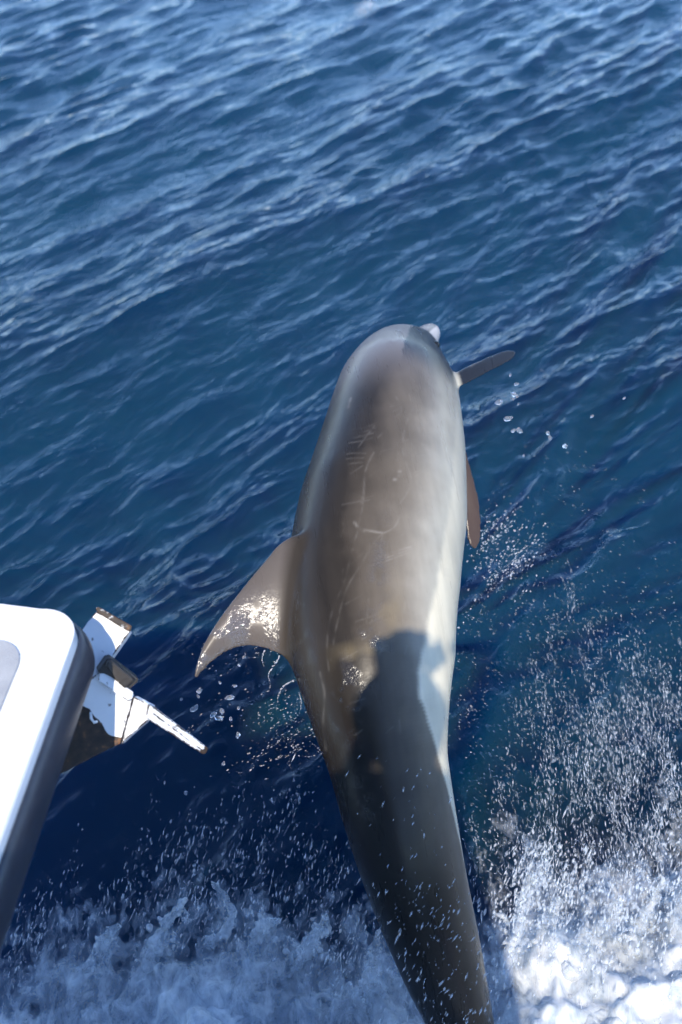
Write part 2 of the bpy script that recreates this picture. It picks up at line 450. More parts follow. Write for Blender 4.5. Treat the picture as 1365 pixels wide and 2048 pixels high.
# ------------------------------------------------------------------ the dolphin
CT = [(0, 866, 664, 3.98), (.09, 826, 706, 3.76), (.15, 806, 748, 3.56), (.2, 798, 790, 3.4), (.28, 786, 885, 3.2), (.38, 765, 1025, 3.0),
      (.46, 747, 1160, 2.86), (.55, 750, 1325, 2.75), (.65, 780, 1530, 2.72), (.75, 837, 1760, 2.82), (.83, 890, 1930, 2.98), (.9, 935, 2065, 3.14), (1, 990, 2210, 3.4)]
CS = [.95, .97, .90, .93, .90, .935, .933, .937, .84, .955, 1.03, 1.07, 1.07]
PROF = np.array([[0, .006, .006, .006], [.008, .012, .012, .015], [.03, .015, .016, .02], [.07, .019, .022, .025], [.09, .027, .028, .032], [.105, .042, .034, .040],
                 [.12, .052, .04, .046], [.15, .062, .052, .056], [.2, .07, .066, .067], [.28, .079, .08, .076], [.38, .084, .085, .08], [.46, .083, .083, .078],
                 [.55, .075, .074, .068], [.65, .06, .059, .053], [.75, .047, .043, .04], [.83, .038, .034, .03], [.9, .028, .026, .02], [.96, .017, .016, .013], [1., .01, .01, .009]])
DL = 2.95
def spline(ts, xs, t):
    nn_ = len(ts); h = np.diff(ts); A = np.eye(nn_); b = np.zeros((nn_, xs.shape[1]))
    for i in range(1, nn_ - 1):
        A[i, i - 1] = h[i - 1]; A[i, i] = 2 * (h[i - 1] + h[i]); A[i, i + 1] = h[i]
        b[i] = 6 * ((xs[i + 1] - xs[i]) / h[i] - (xs[i] - xs[i - 1]) / h[i - 1])
    M = np.linalg.solve(A, b); k = np.clip(np.searchsorted(ts, t) - 1, 0, nn_ - 2)
    hk = h[k][:, None]; a = (ts[k + 1] - t)[:, None]; c = (t - ts[k])[:, None]
    return M[k] * a ** 3 / (6 * hk) + M[k + 1] * c ** 3 / (6 * hk) + (xs[k] / hk - M[k] * hk / 6) * a + (xs[k + 1] / hk - M[k + 1] * hk / 6) * c
NS = 320
dt = np.linspace(0, 1, NS)
ct = np.array(CT)
SP = spline(ct[:, 0], np.array([at(*c[1:]) for c in CT]), dt)
ST = -np.gradient(SP, axis=0); ST /= np.linalg.norm(ST, axis=1)[:, None]
SB = np.stack([0 * dt, -ST[:, 2], ST[:, 1]], 1); SB -= ST * (SB * ST).sum(1)[:, None]; SB /= np.linalg.norm(SB, axis=1)[:, None]
SL = np.cross(SB, ST); SL /= np.linalg.norm(SL, axis=1)[:, None]
if SL[NS // 2, 0] > 0: SL = -SL
TH = np.radians(np.interp(dt, [0, .15, .3, .5, .65, .8, 1], [48, 50, 58, 64, 60, 52, 45]))[:, None]
SD = np.cos(TH) * SB + np.sin(TH) * SL
SN = np.cross(ST, SD)                                      # the animal's right
def smooth1(a, k=5):
    w = np.hanning(k + 2)[1:-1]; w /= w.sum(); return np.convolve(np.pad(a, k // 2, 'edge'), w, 'valid')
RAD = [smooth1(np.interp(dt, PROF[:, 0], PROF[:, i]) * DL * np.interp(dt, ct[:, 0], CS), 9) for i in (1, 2, 3)]
def body_point(t, phi, k=1.0):
    i = int(round(t * (NS - 1))); c, s = math.cos(phi), math.sin(phi)
    return SP[i] + k * (SD[i] * c * (RAD[0][i] if c > 0 else RAD[1][i]) + SN[i] * s * RAD[2][i])

def body_mesh():
    m = 96; ph = np.linspace(0, 2 * np.pi, m, endpoint=False); cu = np.cos(ph)[None]; su = np.sin(ph)[None]
    hh = np.where(cu > 0, RAD[0][:, None], RAD[1][:, None])
    # slightly keeled tail stock, fuller flanks
    V = SP[:, None] + SD[:, None] * (hh * cu)[..., None] + SN[:, None] * (RAD[2][:, None] * su)[..., None]
    V = V.reshape(-1, 3); Fc = [list(f) for f in grid_faces(NS, m, True)]
    Fc += [list(range(m))[::-1], list(range((NS - 1) * m, NS * m))]
    return V, Fc
def fin_mesh(lead, trail, nrmv, thick, m=20, camber=None):
    """foil lofted from root to tip between a leading and a trailing edge (same number of points)"""
    V = []; k = len(lead)
    for i in range(k):
        a = np.asarray(lead[i], float); b = np.asarray(trail[i], float); ch = np.linalg.norm(b - a)
        nv = nrmv[i] if np.ndim(nrmv) == 2 else nrmv
        th = thick[i]
        for j in range(2 * m):
            u = (1 - math.cos(math.pi * j / m)) / 2 if j <= m else (1 - math.cos(math.pi * (2 * m - j) / m)) / 2
            y = th * (1.48 * math.sqrt(max(u, 0)) - 0.63 * u - 1.758 * u * u + 1.4215 * u ** 3 - 0.4 * u ** 4) * 1.0
            y = max(y, 0.0028 if 0 < j < 2 * m else 0.0028)
            V.append(a + (b - a) * u + nv * (y if j <= m else -y) - nv * (camber[i] * u * u if camber is not None else 0))
    Fc = [list(f) for f in grid_faces(k, 2 * m, True)]
    Fc += [list(range(2 * m))[::-1], list(range((k - 1) * 2 * m, k * 2 * m))]
    return V, Fc
def resample(P, k):
    P = np.asarray(P, float); s = np.concatenate([[0], np.cumsum(np.linalg.norm(np.diff(P, axis=0), axis=1))])
    return spline(s, P, np.linspace(0, s[-1], k)) if len(P) > 2 else np.stack([np.interp(np.linspace(0, s[-1], k), s, P[:, i]) for i in range(3)], 1)
# dorsal fin: in its own plane through the back ridge
ifin = int(0.50 * NS); thf = math.radians(78)
fo = SP[ifin] + SD[ifin] * RAD[0][ifin] * 0.9
fD = math.cos(thf) * SB[ifin] + math.sin(thf) * SL[ifin]; fN = nrm(np.cross(ST[ifin], fD)); fN = nrm(fN * .28 + nrm(nrm(CAM - fo) + np.array(sdir)) * .72)
lead_px = [(655, 1052), (618, 1058), (580, 1068), (545, 1103), (505, 1151), (466, 1200), (430, 1250), (404, 1297), (391, 1336), (388, 1352)]
trail_px = [(690, 1475), (650, 1445), (606, 1390), (585, 1345), (556, 1310), (520, 1293), (482, 1292), (446, 1307), (412, 1335), (393, 1357)]
K = 26
lead = resample([atplane(x, y, fo, fN) for x, y in lead_px], K); trail = resample([atplane(x, y, fo, fN) for x, y in trail_px], K)
fin_th = np.interp(np.linspace(0, 1, K), [0, .12, .25, .5, .8, 1], [.075, .05, .034, .026, .018, .007])
parts = [body_mesh(), fin_mesh(lead, trail, fN, fin_th, camber=np.interp(np.linspace(0, 1, K), [0, .3, .7, 1], [0, .008, .02, .005]))]
# right flipper: reaches out to the right and away
fr = body_point(0.225, math.radians(118), 0.75); K2 = 18
def flipper(root, tip, mid_push, chord_dir, chord0, th0, sweep):
    root = np.asarray(root); tip = np.asarray(tip); L_, T_, N_ = [], [], []
    ax = tip - root; cd = nrm(chord_dir - nrm(ax) * (np.asarray(chord_dir) @ nrm(ax))); nv = nrm(np.cross(ax, cd))
    th = []
    for i in range(K2):
        v = i / (K2 - 1)
        c = root + ax * v + np.asarray(mid_push) * math.sin(math.pi * v)
        ch = chord0 * np.interp(v, [0, .2, .45, .7, .88, .96, 1], [1.3, 1.05, 1.0, .95, .82, .58, .2])
        off = sweep * v * v
        L_.append(c - cd * ch * 0.45 + cd * off); T_.append(c + cd * ch * 0.55 + cd * off); th.append(th0 * np.interp(v, [0, .3, 1], [1.25, .8, .22]))
    return fin_mesh(L_, T_, nv, th)
parts.append(flipper(fr, at(1030, 703, 3.62), np.array([0, 0, .004]), nrm(at(1000, 765, 3.42) - at(985, 712, 3.5)), 0.050, 0.018, 0.0))
# left flipper: hangs below the belly, swept back
fl = at(912, 905, 3.38)
parts.append(flipper(fl, at(957, 1096, 3.36), np.array([.014, 0, 0]), np.array([-.75, -.5, -.3]), 0.056, 0.018, 0.01))
# flukes, under the white water
it = NS - 6
for sgn in (-1, 1):
    a0 = SP[it]; L_, T_ = [], []; K3 = 14
    for i in range(K3):
        v = i / (K3 - 1)
        L_.append(a0 + SN[it] * sgn * 0.36 * v + ST[it] * (0.07 - 0.16 * v ** 1.5)); T_.append(a0 + SN[it] * sgn * 0.36 * v - ST[it] * (0.12 + 0.07 * math.sin(v * 3.0) + 0.03 * v) * np.interp(v, [0, .85, 1], [1, 1.0, 1.0]))
        T_[-1] = L_[-1] + (T_[-1] - L_[-1]) * np.interp(v, [0, .8, 1], [1, .7, .12])
    parts.append(fin_mesh(L_, T_, SD[it], np.interp(np.linspace(0, 1, K3), [0, 1], [.03, .006])))

allV = []; allF = []
for V, Fc in parts:
    o = len(allV); allV += list(V); allF += [[i + o for i in f] for f in Fc]
me0 = mesh_from(allV, allF)
bm = bmesh.new(); bm.from_mesh(me0); bmesh.ops.recalc_face_normals(bm, faces=bm.faces); bm.to_mesh(me0); bm.free()
tmp = bpy.data.objects.new('tmp', me0); scene.collection.objects.link(tmp)
rm = tmp.modifiers.new('r', 'REMESH'); rm.mode = 'VOXEL'; rm.voxel_size = 0.0042; rm.adaptivity = 0.0
dg = bpy.context.evaluated_depsgraph_get(); ev = tmp.evaluated_get(dg)
me = bpy.data.meshes.new_from_object(ev); bpy.data.objects.remove(tmp, do_unlink=True); bpy.data.meshes.remove(me0)
nv = len(me.vertices); co = np.empty(nv * 3); me.vertices.foreach_get('co', co); co = co.reshape(-1, 3)
ne = len(me.edges); ed = np.empty(ne * 2, np.int32); me.edges.foreach_get('vertices', ed); ed = ed.reshape(-1, 2)
def spine_coords(P):
    t = np.empty(len(P), np.int32)
    for a in range(0, len(P), 20000):
        q = P[a:a + 20000]
        t[a:a + 20000] = ((q ** 2).sum(1)[:, None] - 2 * q @ SP.T + (SP ** 2).sum(1)[None]).argmin(1)
    d = P - SP[t]; y = (d * SD[t]).sum(1); x = (d * SN[t]).sum(1)
    e = np.sqrt((y / np.where(y > 0, RAD[0][t], RAD[1][t])) ** 2 + (x / RAD[2][t]) ** 2)
    return dt[t] , np.arctan2(x, y), e, t
deg = np.bincount(ed.ravel(), minlength=nv).astype(float)
def lap(P, w, it):
    for _ in range(it):
        S = np.stack([np.bincount(ed[:, 0], P[ed[:, 1], i], nv) + np.bincount(ed[:, 1], P[ed[:, 0], i], nv) for i in range(3)], 1) / deg[:, None]
        P = P + (S - P) * w[:, None]
    return P
tt, phi, ee, _ = spine_coords(co)
co = lap(co, np.full(nv, 0.5), 4)
junction = np.clip(1 - np.abs(ee - 1.06) / 0.16, 0, 1) * ((np.abs(phi) < 0.5) & (tt > .36) & (tt < .64) | (tt > .17) & (tt < .34) & (np.abs(phi) > 1.5) & (ee > 1.01))
co = lap(co, junction * 0.6 * (tt > .36), 60); co = lap(co, junction * .5, 14)
me.vertices.foreach_set('co', co.astype(np.float32).ravel()); me.update()
tt, phi, ee, _ = spine_coords(co)
vn = np.empty(nv * 3); me.vertices.foreach_get('normal', vn); vn = vn.reshape(-1, 3)
ap = np.degrees(np.abs(phi))
onfin = np.clip((ee - 1.06) / 0.12, 0, 1)
def sstep(a, b, x): u = np.clip((x - a) / (b - a), 0, 1); return u * u * (3 - 2 * u)
# pigment: dark cape along the back, grey flank, white belly; shade painted over the tail
nz1 = fbm(co * 5.0, 4, 1); nz2 = fbm(co * 18.0, 4, 9); nz3 = fbm(co * np.array([3, 3, 3.]) + 7, 3, 21)
cape = np.array([.118, .103, .094]); flank = np.array([.235, .218, .20]); pale = np.array([.42, .40, .37]); belly = np.array([.60, .54, .41]); slate = np.array([.015, .016, .02])
aj = ap + 5 * nz1 + 2 * nz2 - 10 * sstep(.34, .2, tt)
lum = np.interp(aj, [0, 18, 34, 48, 60, 75, 90, 105, 125], [.034, .030, .020, .025, .062, .10, .165, .27, .38])
lum = lum * np.interp(tt, [.55, .64, .78, 1], [1, .42, .14, .12])  # tail stock colour darkened to deepen the boat's shade on it
tint = np.stack([np.interp(lum, [.04, .2, .4], v) for v in ([1.20, 1.12, 1.06], [.97, .99, 1.0], [.74, .80, .82])], 1)
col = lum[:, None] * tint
bl = np.interp(tt, [.0, .1, .16, .22, .3, .4, .489, .533, .561, .58, .60, .63, .67, .75, 1], [95, 112, 126, 126, 122, 121, 116, 109, 103, 97, 98, 112, 124, 140, 165]) + 2.0 * nz1
w3 = sstep(-3.6, 3.6, ap - bl + 1.0 * nz2) * np.interp(tt, [.3, .40, .48], [.35, .55, 1.0])
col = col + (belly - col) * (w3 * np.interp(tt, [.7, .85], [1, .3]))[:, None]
flow = fbm(co * np.array([42, 5, 5.]), 4, 55)
col *= (1 + 0.10 * nz3 + 0.05 * nz2 + 0.10 * flow)[:, None]
# head: light sheen painted into the forehead colour, dark stripe from the eye to the flipper
hw = sstep(.30, .17, tt) * (1 - onfin)
col = col + (np.array([.21, .185, .175]) - col) * (hw * sstep(100, 60, ap) * 0.85)[:, None]
stripe = sstep(.245, .205, tt) * sstep(63, 66, ap + 2.5 * nz2) * sstep(130, 116, ap) * (phi > 0) * (1 - onfin)
col = col + (np.array([.03, .029, .03]) - col) * (stripe * 0.95)[:, None]
beak = sstep(.105, .085, tt); col = col + (np.where((ap > 88)[:, None], np.array([.58, .53, .50]), np.array([.25, .22, .21])) - col) * beak[:, None]
mouth = np.exp(-((ap - 90) / 3.2) ** 2) * sstep(.13, .12, tt); col *= (1 - .7 * mouth)[:, None]
blow = np.exp(-(((tt - .137) / .0035) ** 2 + ((ap) / 13.0) ** 2)); col *= (1 - .85 * blow)[:, None]
# fins
dfin = onfin * (ap < 70) * (tt > .3) * (tt < .8); pf = np.clip((ee - 1.03) / .07, 0, 1) * (ap >= 70) * (tt < .5)
col = col + (np.array([.095, .08, .07]) * (1 + .12 * nz1)[:, None] - col) * dfin[:, None]
col = col + (slate * (1 + .2 * nz1)[:, None] - col) * pf[:, None]
lf = pf * (co[:, 0] * 0 + (tt > .235)) * (np.abs(phi) > 2.45) ; col = col + (np.array([.06, .042, .036]) - col) * (lf * .95)[:, None]
# scars: tooth rakes and healed scratches, on the side that shows
q = proj(co)[:, :2]; facing = ((CAM - co) * vn).sum(1) > 0
scar = np.zeros(nv)
def stroke(pts, w=2.2, s=1.0):
    global scar
    P = np.array(pts, float)
    if len(P) > 2:
        s_ = np.concatenate([[0], np.cumsum(np.linalg.norm(np.diff(P, axis=0), axis=1))]); P = spline(s_, P, np.linspace(0, s_[-1], 6 * len(P)))
    lo = P.min(0) - 12; hi = P.max(0) + 12
    idx = np.where(facing & (q[:, 0] > lo[0]) & (q[:, 0] < hi[0]) & (q[:, 1] > lo[1]) & (q[:, 1] < hi[1]))[0]
    if not len(idx): return
    dmin = np.full(len(idx), 99.0)
    for a, b in zip(P[:-1], P[1:]):
        e = b - a; L = np.linalg.norm(e) + 1e-6; e = e / L; u = np.clip((q[idx] - a) @ e, 0, L)
        dmin = np.minimum(dmin, np.linalg.norm(q[idx] - a - u[:, None] * e, axis=1))
    scar[idx] = np.maximum(scar[idx], s * np.exp(-(dmin / (w * .8)) ** 2))
stroke([(711, 1046), (722, 1056), (742, 1062), (765, 1066)], 2.8, .8); stroke([(709, 1044), (715, 1053), (730, 1063)], 3, .8)
stroke([(765, 1067), (790, 1053), (801, 1030)], 2.6, .5); stroke([(765, 1067), (742, 1095), (722, 1130), (700, 1165), (683, 1210), (672, 1262), (662, 1320)], 2.6, .26)
stroke([(830, 810), (812, 850), (806, 885), (812, 925), (822, 955), (815, 985), (801, 1006)], 2.4, .3)
stroke([(850, 780), (862, 820), (872, 880), (872, 950), (866, 1010)], 4, .25); stroke([(748, 905), (732, 940), (728, 990), (718, 1050), (706, 1100)], 2.6, .32)
stroke([(820, 790), (835, 850), (848, 900)], 3.5, .25); stroke([(697, 815), (702, 797)], 3.2, .6)
for i in range(4): stroke([(698 + 3 * i, 886 - 9 * i), (722 + 4 * i, 882 - 9.5 * i), (744 + 3 * i, 876 - 10 * i)], 1.7, .34 - .04 * i)
for i in range(3): stroke([(692 + 2 * i, 908 + 10 * i), (712, 906 + 10 * i), (732 - 4 * i, 907 + 9 * i)], 1.7, .26)
stroke([(717, 895), (733, 873), (750, 851)], 2.2, .4); stroke([(757, 875), (770, 862), (781, 850)], 2.2, .38)
for i in range(3): stroke([(772, 1110 + 6 * i), (800, 1100 + 6 * i), (823, 1093 + 5 * i)], 1.9, .75 - .15 * i)
for i in range(4): stroke([(805 + 9 * i, 1070 - 3 * i), (838 + 3 * i, 1042 + 3 * i)], 2.4, .35)
for i in range(3): stroke([(792 - 5 * i, 833 - 10 * i), (803 - 2 * i, 822 - 8 * i), (800 - 4 * i, 806 - 6 * i)], 2.0, .3)
for i in range(4): stroke([(712 + 4 * i, 1243 + 12 * i), (745, 1232 + 11 * i), (770 - 5 * i, 1218 + 12 * i)], 1.8, .24)
for i in range(4): stroke([(775, 1262 + 7 * i), (800, 1254 + 6 * i), (815, 1243 + 6 * i)], 2.2, .35)
for i in range(4): stroke([(890, 1150 - 4 * i), (922, 1157 - 5 * i)], 2.2, .5)
stroke([(700, 1120), (688, 1165), (668, 1215), (655, 1280), (658, 1340)], 2.6, .2); stroke([(640, 1345), (650, 1395), (646, 1450), (652, 1500)], 3.2, .35)
stroke([(815, 1170), (808, 1230), (804, 1280)], 2.8, .28); stroke([(830, 1110), (815, 1160), (818, 1215)], 2.6, .25)
for x, y in ((800, 943), (801, 951), (790, 959)): stroke([(x - 1.5, y), (x + 1.5, y)], 3.6, .85)
for i in range(46):
    x0 = random.uniform(670, 880); y0 = random.uniform(860, 1480); a = random.choice([random.gauss(-0.5, .25), random.gauss(1.75, .2)]); l = random.uniform(14, 60)
    stroke([(x0, y0), (x0 + l * .5 * math.cos(a) + random.uniform(-3, 3), y0 + l * .5 * math.sin(a)), (x0 + l * math.cos(a), y0 + l * math.sin(a))], random.uniform(1.5, 2.4), random.uniform(.1, .26))
for i in range(3): stroke([(905 + 18 * i, 744 - 5 * i), (925 + 18 * i, 731 - 5 * i)], 1.6, .4)
scar *= np.clip(.55 + .9 * fbm(co * 40, 2, 5), .1, 1)
col = col + (np.array([.34, .31, .27]) - col) * (scar * 0.42)[:, None]
# yellowish diatom film
film = np.clip(fbm(co * np.array([9, 9, 9.]), 3, 40) - .25, 0, 1) * sstep(.44, .5, tt) * sstep(.64, .58, tt) * sstep(25, 45, ap) * sstep(95, 75, ap)
col = col + (np.array([.26, .20, .11]) - col) * (film * .5)[:, None]
col = np.clip(col, .01, .8)
# where the skin still carries running water (relief of the film, sparkles in the sun)
def blob(x, y, rx, ry, rot=0):
    c, s = math.cos(rot), math.sin(rot); dx = q[:, 0] - x; dy = q[:, 1] - y
    return np.exp(-(((c * dx + s * dy) / rx) ** 2 + ((-s * dx + c * dy) / ry) ** 2))
wet = np.maximum.reduce([1.2 * blob(470, 1262, 75, 48, -0.5) * dfin, 1.2 * blob(420, 1312, 50, 34, -0.9) * dfin, 0.6 * blob(560, 1285, 60, 35, .4), 0.8 * blob(735, 1300, 35, 60, .25),
                         0.8 * blob(755, 1150, 16, 90, .15), 0.7 * blob(695, 1400, 26, 75), .55 * blob(600, 1390, 25, 90, -.3), .3 * blob(730, 1600, 16, 50, -.2), .6 * blob(600, 1200, 10, 110)]) * facing
wet *= np.where(dfin > .5, sstep(-.55, .1, fbm(co * 24, 3, 77)), sstep(-.05, .45, fbm(co * 26, 3, 71)))
cattr = me.color_attributes.new('pigment_shading', 'FLOAT_COLOR', 'POINT')
cattr.data.foreach_set('color', np.concatenate([col, np.ones((nv, 1))], 1).astype(np.float32).ravel())
for nm, v in (('film', wet), ('scar', scar)):
    a = me.attributes.new(nm, 'FLOAT', 'POINT'); a.data.foreach_set('value', np.asarray(v, np.float32))

m_skin = mat('dolphin_skin', (0.15, 0.14, 0.13), 0.32)
n = NT(m_skin); co_ = n.coord()
n.link(n.attr('pigment_shading', 0), n.p.inputs['Base Color'])
n.link(n.math('MULTIPLY_ADD', n.attr('film'), 0.8, 0.16), n.p.inputs['Specular IOR Level'])
filmv = n.attr('film')
n.link(n.math('SUBTRACT', n.math('MULTIPLY_ADD', n.noise(n.mapping(co_, (34, 4, 4)), 1.0, 5, 0.6), 0.26, 0.17), n.math('MULTIPLY', n.math('MINIMUM', filmv, 1.0), 0.235)), n.p.inputs['Roughness'])
fine = n.bump(n.math('ADD', n.noise(co_, 55, 4), n.math('MULTIPLY', n.noise(n.mapping(co_, (1, 1, 1)), 260, 2), 0.25)), 0.06, 0.004)
sk = n.bump(n.attr('scar'), 0.15, 0.002, fine)
drop = n.math('ADD', n.noise(co_, 75, 3, 0.6, 0.8), n.math('MULTIPLY', n.noise(co_, 190, 2), 0.4))
n.link(n.bump(drop, filmv, 0.0046, sk), n.p.inputs['Normal'])
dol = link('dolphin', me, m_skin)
tag(dol, 'grey bottlenose dolphin with white belly leaping beside the boat', 'dolphin')
# eyes
m_eye = mat('eye_black', (0.008, 0.007, 0.006), 0.08)
for s in (1, -1):
    p = body_point(0.152, s * math.radians(104), 0.97)
    bm = bmesh.new(); bmesh.ops.create_uvsphere(bm, u_segments=16, v_segments=10, radius=0.014)
    bmesh.ops.translate(bm, verts=bm.verts, vec=Vector(p)); link('eye', bm_mesh(bm), m_eye, dol)

# ------------------------------------------------------------------ the photographer (behind the lens; throws the shadow on the dolphin)
m_cloth = mat('navy_jacket', (0.03, 0.04, 0.07), 0.8)
n = NT(m_cloth); n.link(n.bump(n.noise(n.coord(), 40, 4), 0.3, 0.01), n.p.inputs['Normal'])
m_hskin = mat('skin', (0.45, 0.28, 0.20), 0.5); m_hair = mat('dark_hair', (0.03, 0.02, 0.015), 0.6); m_cam = mat('black_plastic', (0.015, 0.015, 0.016), 0.35)
n = NT(m_hskin); n.link(n.ramp(n.noise(n.coord(), 30, 4), [(.3, (.40, .24, .17)), (.7, (.50, .32, .23))]), n.p.inputs['Base Color'])
n = NT(m_hair); n.link(n.bump(n.noise(n.mapping(n.coord(), (60, 60, 8)), 2, 4), 0.5, 0.01), n.p.inputs['Normal'])
def skin_mesh(joints, edges, root, levels=2, name='m'):
    """joints: list of (pos, rx, ry); skin modifier + subdivision, evaluated"""
    me = bpy.data.meshes.new(name); me.from_pydata([tuple(map(float, j[0])) for j in joints], edges, [])
    o = bpy.data.objects.new('tmp', me); scene.collection.objects.link(o)
    o.modifiers.new('s', 'SKIN'); sub = o.modifiers.new('u', 'SUBSURF'); sub.levels = levels; sub.render_levels = levels
    for v, j in zip(me.skin_vertices[0].data, joints): v.radius = (j[1], j[2])
    me.skin_vertices[0].data[root].use_root = True
    ev_ = o.evaluated_get(bpy.context.evaluated_depsgraph_get()); r = bpy.data.meshes.new_from_object(ev_)
    bpy.data.objects.remove(o, do_unlink=True); return r
def C_(x, y, z): return (CAM[0] + x, CAM[1] + y, CAM[2] + z)
J = [(C_(-.03, -.70, -.50), .15, .13),      # 0 pelvis
     (C_(-.03, -.58, -.38), .14, .115), (C_(-.03, -.44, -.27), .155, .12), (C_(-.03, -.345, -.20), .12, .09),   # 1 waist 2 chest 3 upper chest
     (C_(-.03, -.29, -.13), .055, .055), (C_(-.035, -.235, -.045), .06, .06),                                    # 4 neck 5 skull base
     (C_(-.22, -.28, -.115), .062, .06), (C_(-.24, -.22, -.36), .045, .045), (C_(-.12, -.11, -.15), .03, .03), (C_(-.085, -.075, -.075), .03, .03),   # 6 l shoulder 7 elbow 8 forearm 9 wrist
     (C_(.13, -.37, -.23), .06, .055), (C_(.37, -.06, .025), .032, .032), (C_(.20, -.045, .045), .022, .022), (C_(.105, -.047, .045), .021, .02),   # 10 r shoulder 11 elbow 12 forearm 13 wrist
     (C_(-.13, -.72, -.58), .10, .10), (C_(-.15, -.52, -.93), .072, .075), (C_(-.15, -.68, -1.30), .045, .048), (C_(-.15, -.58, -1.355), .045, .03),    # 14.. left leg
     (C_(.07, -.72, -.58), .10, .10), (C_(.09, -.52, -.93), .072, .075), (C_(.09, -.68, -1.30), .045, .048), (C_(.09, -.58, -1.355), .045, .03)]
E_ = [(0, 1), (1, 2), (2, 3), (3, 4), (4, 5), (3, 6), (6, 7), (7, 8), (8, 9), (3, 10), (10, 11), (11, 12), (12, 13), (0, 14), (14, 15), (15, 16), (16, 17), (0, 18), (18, 19), (19, 20), (20, 21)]
person = empty('person', (-.03, -.62, 1.60))
tag(person, 'person in dark jacket holding a camera to the eye, leaning forward at the bow', 'person')
link('body', skin_mesh(J, E_, 0), m_cloth, person)
def head_mesh():
    bm = bmesh.new(); bmesh.ops.create_uvsphere(bm, u_segments=40, v_segments=28, radius=1)
    hc = np.array(C_(-.037, -.205, 0.0)); fwd = nrm([0, .9, -.43]); upv = nrm(np.array([0, .43, .9])); rt = np.array([1.0, 0, 0])
    for v in bm.verts:
        x, y, z = v.co                                        # y forward, z up
        sx, sy, sz = .076, .098, .118
        if z < 0: sx *= 1 - .28 * (-z) ** 1.6; sy *= 1 - .12 * (-z)
        px_, py_, pz_ = x * sx, y * sy, z * sz
        if y > 0.5: # nose, brow, lips and eye sockets
            py_ += .024 * math.exp(-((px_ / .011) ** 2 + ((pz_ + .018) / .02) ** 2)) + .006 * math.exp(-((px_ / .022) ** 2 + ((pz_ + .058) / .010) ** 2)) - .010 * math.exp(-(((abs(px_) - .03) / .013) ** 2 + ((pz_ - .008) / .012) ** 2)) + .005 * math.exp(-((pz_ - .028) / .01) ** 2)
        if abs(x) > .8: px_ += math.copysign(.014, x) * math.exp(-(((py_ + .006) / .016) ** 2 + ((pz_ + .005) / .028) ** 2))
        v.co = Vector(hc + rt * px_ + fwd * py_ + upv * pz_)
    return bm_mesh(bm)
link('head', head_mesh(), m_hskin, person)
def hair_mesh():
    bm = bmesh.new(); bmesh.ops.create_uvsphere(bm, u_segments=36, v_segments=24, radius=1)
    hc = np.array(C_(-.037, -.217, .012)); fwd = nrm([0, .9, -.43]); upv = nrm(np.array([0, .43, .9])); rt = np.array([1.0, 0, 0])
    for v in bm.verts:
        x, y, z = v.co; k = 1 + .05 * mnoise.noise(Vector((x, y, z)) * 3.0)
        if y > .35 and z < .45: k *= .8                         # face stays free
        lo = 1.0 + (.25 if z < -.2 else 0)
        v.co = Vector(hc + rt * x * .114 * k * (1 - .38 * max(0.0, -z)) + fwd * y * .112 * k + upv * z * .128 * k * lo)
    return bm_mesh(bm)
link('hair', hair_mesh(), m_hair, person)
def hand(side):
    w = np.array(C_(.105, -.047, .045) if side > 0 else C_(-.085, -.075, -.075))
    pal = np.array(C_(.078, -.05, .04) if side > 0 else C_(-.05, -.06, -.055))
    ax = nrm(pal - w); acr = nrm(np.array([0.1, -.25, 1.0])) if side > 0 else nrm(np.array([.2, .8, .3]))
    JJ = [(w, .026, .022), (w + (pal - w) * .6, .032, .02), (pal, .034, .018)]; EE = [(0, 1), (1, 2)]
    for k, L in enumerate((.058, .066, .062, .048)):
        b = pal + acr * (.027 - .018 * k); bend = np.array([-.35, .9, 0.0]) if side > 0 else np.array([.8, 0.1, .45])
        j0 = len(JJ); JJ += [(b + ax * .008, .0092, .0088), (b + ax * L * .42 + nrm(bend) * .004, .0086, .0082), (b + ax * L * .62 + nrm(bend) * L * .10, .008, .0076), (b + ax * L * .66 + nrm(bend) * L * .18, .0062, .006)]
        EE += [(2, j0), (j0, j0 + 1), (j0 + 1, j0 + 2), (j0 + 2, j0 + 3)]
    b = w + (pal - w) * .5; tdir = nrm(np.array([-.4, -.5, -.5])) if side > 0 else nrm(np.array([.5, -.4, .6])); j0 = len(JJ)
    JJ += [(b + tdir * .02, .012, .011), (b + tdir * .042 + ax * .012, .010, .0095), (b + tdir * .05 + ax * .034, .0085, .008)]; EE += [(1, j0), (j0, j0 + 1), (j0 + 1, j0 + 2)]
    return skin_mesh(JJ, EE, 0, 1)
for s in (1, -1): link('hand', hand(s), m_hskin, person)
# the camera in the hands
camt = empty('hand_camera', C_(0, -.07, .0)); tag(camt, 'black camera held to the eye by the person at the bow', 'camera')
def local_box(cx, cy, cz, sx, sy, sz, bev):
    bm = bmesh.new(); bmesh.ops.create_cube(bm, size=1)
    for v in bm.verts: v.co = Vector((v.co.x * sx + cx, v.co.y * sy + cy, v.co.z * sz + cz))
    bmesh.ops.bevel(bm, geom=list(bm.edges), offset=bev, segments=3, affect='EDGES')
    for v in bm.verts: v.co = Vector(CAM + R0 * v.co.x + Fw * v.co.y + U0 * v.co.z)
    return bm_mesh(bm)
link('camera_body', local_box(-.008, -.125, .022, .135, .05, .085, .007), m_cam, camt)
link('viewfinder_hump', local_box(0, -.12, .065, .06, .06, .016, .006), m_cam, camt)
V, Fc = tube([CAM + Fw * y for y in (-.105, -.06, -.055, -.03, -.025)], [.036, .036, .038, .038, .034], 28)
link('lens', mesh_from(V, Fc), m_cam, camt)

